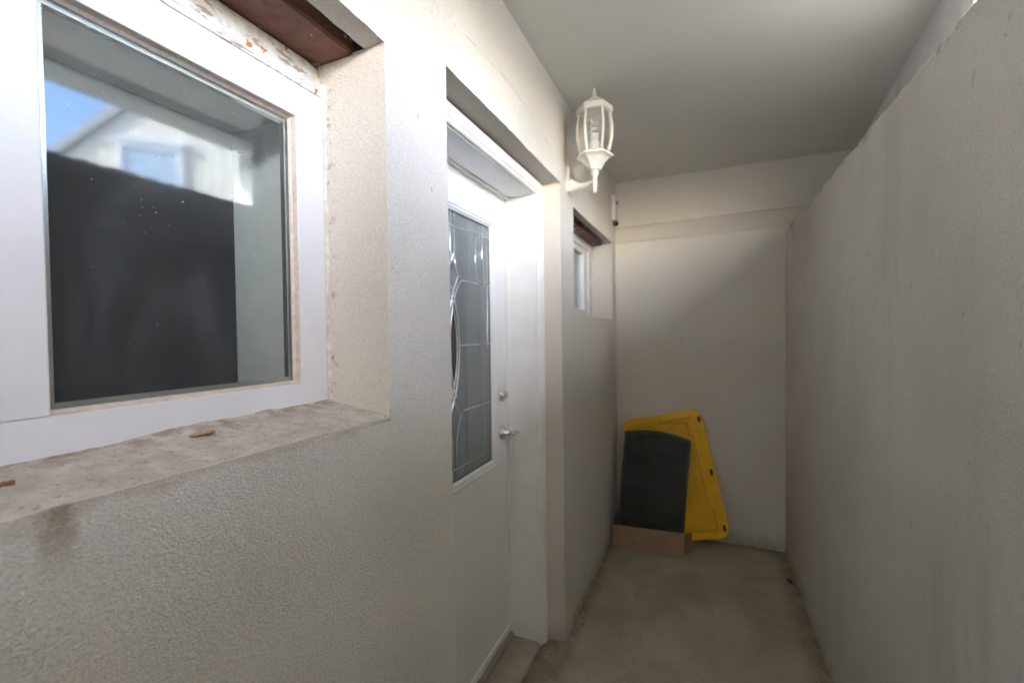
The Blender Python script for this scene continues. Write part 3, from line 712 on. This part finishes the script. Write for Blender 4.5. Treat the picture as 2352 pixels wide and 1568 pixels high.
# local: x to the side, z up the sheet, -y towards the viewer
LW, LH = .565, .855
mt = place(-.205, 3.262, .452, R(-12.5), R(-8.5))
lid = thing('bin_lid', mt @ Vector((-LW/2, 0, -LH/2)), 'yellow plastic storage bin lid leaning tilted against the end wall', 'lid')
bm = bmesh.new(); slab(bm, rrect(LW, LH, .075), .010, -.002, mt); obj('plate', bm, 'yellow', lid, bevel=.003)
bm = bmesh.new(); rimring(bm, rrect(LW-.004, LH-.004, .073), rrect(LW-.095, LH-.10, .03), .0, -.028, mt); obj('rim', bm, 'yellow', lid, bevel=.004)
sp = [(-.17, .335), (-.17, .35), (-.085, .35), (-.085, .335), (-.02, .335), (-.02, .362), (.075, .362), (.075, .342), (.165, .342), (.165, .25), (.185, .25), (.185, -.24), (.205, -.24), (.205, -.365), (-.205, -.365), (-.205, .25), (-.17, .25)]
inner = [(x*.93, z*.945) for x, z in sp]
bm = bmesh.new(); rimring(bm, sp, inner, -.001, -.020, mt); obj('stepped_ridge', bm, 'yellow', lid, bevel=.002)
bm = bmesh.new(); rimring(bm, rrect(.30, .50, .05), rrect(.28, .48, .045), -.001, -.009, mt); obj('inner_ridge', bm, 'yellow', lid, bevel=.0015)
shade_inner = [(x*1.012, z*1.006) for x, z in sp]
bm = bmesh.new(); rimring(bm, [(x*1.03, z*1.018) for x, z in sp], shade_inner, -.001, -.0035, mt); obj('ridge_shade_line', bm, 'yellow_shade', lid)  # dark strip that paints in the ridge's shadow line
for x, z in ((LW/2-.028, .36), (LW/2-.028, .0), (LW/2-.028, -.36), (-LW/2+.028, .33), (-LW/2+.028, -.05)):
    bm = bmesh.new(); slab(bm, rrect(.018, .042, .007, 3, x, z), -.0275, -.0292, mt); obj('slot', bm, 'dark', lid)

mt = place(-.322, 3.128, .405, R(4.2), R(-6.5))
PW, PH = .435, .755
def arch(w_, h_, rise):
    o = [(w_/2, -h_/2), (w_/2, h_/2-rise)]
    o += [(w_/2*math.cos(R(a))/1.0*1.0, h_/2-rise + rise*math.sin(R(a))) for a in range(15, 180, 15)] + [(-w_/2, h_/2-rise), (-w_/2, -h_/2)]
    return o
def archf(w_, h_, rise):
    n = 14; o = [(w_/2, -h_/2)]
    for i in range(n+1):
        x = w_/2 - w_*i/n; o.append((x, h_/2 - rise*(2*x/w_)**2))
    return o + [(-w_/2, -h_/2)]
bp_ = thing('black_board', mt @ Vector((0, 0, -PH/2)), 'dark charcoal board with an arched top standing in the cardboard box', 'board')
bm = bmesh.new(); slab(bm, archf(PW, PH, .034), .016, -.004, mt); obj('panel', bm, 'black', bp_, bevel=.003)
bm = bmesh.new(); rimring(bm, archf(PW, PH, .034), archf(PW-.03, PH-.05, .031), .0, -.018, mt); obj('rim', bm, 'black_rim', bp_, bevel=.003)

cb = thing('cardboard_box', (-.34, 3.15, 0), 'low open brown cardboard box on the floor holding the dark board', 'box')
def wallq(name, p0, p1, h0, h1, t=.005, bev=.001):
    p0, p1 = Vector(p0), Vector(p1); n = Vector((p1.y-p0.y, -(p1.x-p0.x))).normalized()*t
    bm = bmesh.new(); pts = [(p0, h0), (p1, h1), (p1+n, h1), (p0+n, h0)]
    lo = [bm.verts.new((p.x, p.y, .003)) for p, h in pts]; hi = [bm.verts.new((p.x, p.y, h)) for p, h in pts]
    for i in range(4): bm.faces.new((lo[i], lo[(i+1) % 4], hi[(i+1) % 4], hi[i]))
    bm.faces.new(lo[::-1]); bm.faces.new(hi); return obj(name, bm, 'card', cb, bev)
A, B_, C_, D_ = (-.572, 3.0), (-.127, 3.022), (-.045, 3.315), (-.575, 3.30)
wallq('front_side', A, B_, .155, .160); wallq('right_side', B_, C_, .158, .062); wallq('back_side', C_, D_, .062, .15); wallq('left_side', D_, A, .15, .165)
bm = bmesh.new(); lo = [bm.verts.new((*p, .004)) for p in (A, B_, C_, D_)]; hi = [bm.verts.new((*p, .009)) for p in (A, B_, C_, D_)]
for i in range(4): bm.faces.new((lo[i], lo[(i+1) % 4], hi[(i+1) % 4], hi[i]))
bm.faces.new(lo[::-1]); bm.faces.new(hi); obj('bottom', bm, 'card', cb)

# ------------------------------------------------------------------ dry leaves
def leaf(name, loc, ln, wd, rz, mat, label, seed, curl=.35):
    rnd = random.Random(seed); bm = bmesh.new(); n = 9; rows = []
    for i in range(n+1):
        t = i/n; ww = wd*math.sin(math.pi*min(1, t*.9+.08))**.8*(.75+.5*rnd.random()); c = []
        for s in (-1, -.5, 0, .5, 1):
            z = curl*wd*(s*s)*(.6+.8*t) + .12*wd*rnd.random() + .12*ln*(t-.5)**2
            c.append(bm.verts.new(Matrix.Rotation(rz, 3, 'Z') @ Vector((ln*(t-.5), ww*s*.6, z)) + Vector(loc)))
        rows.append(c)
    for a, b in zip(rows, rows[1:]):
        for k in range(4): bm.faces.new((a[k], a[k+1], b[k+1], b[k]))
    o = obj(name, bm, mat, smooth=False); sm = o.modifiers.new('thick', 'SOLIDIFY'); sm.thickness = .0006
    return tag(o, label, 'leaf')
leaf('dry_leaf', (-.715, .43, 1.3170), .034, .013, R(72), 'leaf_tan', 'curled tan dry leaf lying in the middle of the window sill', 3)
leaf('dry_leaf', (-.695, .209, 1.3125), .022, .011, R(60), 'leaf_red', 'reddish brown leaf scrap on the sill below the window mullion', 5)
leaf('dry_leaf', (.455, 2.955, .003), .05, .022, R(100), 'leaf_dark', 'dark rotted leaf on the floor against the retaining wall', 8, .2)

# ------------------------------------------------------------------ grit swept into the floor edges
bm = bmesh.new(); rnd = random.Random(21)
for i in range(420):
    y = rnd.uniform(1.7, 3.34); side = rnd.random(); d = abs(rnd.gauss(0, .03))
    x = XR-.006-d if side < .45 else (XL+.006+d if side < .75 and y > 2.04 else rnd.uniform(-.5, .46))
    r_ = rnd.uniform(.0008, .0028) if side < .75 else rnd.uniform(.0006, .0018)
    mt = Matrix.Translation((x, y, .0005+r_*.5)) @ Matrix.Rotation(rnd.random()*6, 4, 'Z') @ Matrix.Diagonal((r_*rnd.uniform(.8, 2), r_, r_*.7, 1))
    bmesh.ops.create_icosphere(bm, subdivisions=1, radius=1, matrix=mt)
tag(obj('grit', bm, 'leaf_dark'), 'dark grit and crumbs lying along the floor edges', 'grit', kind='stuff')
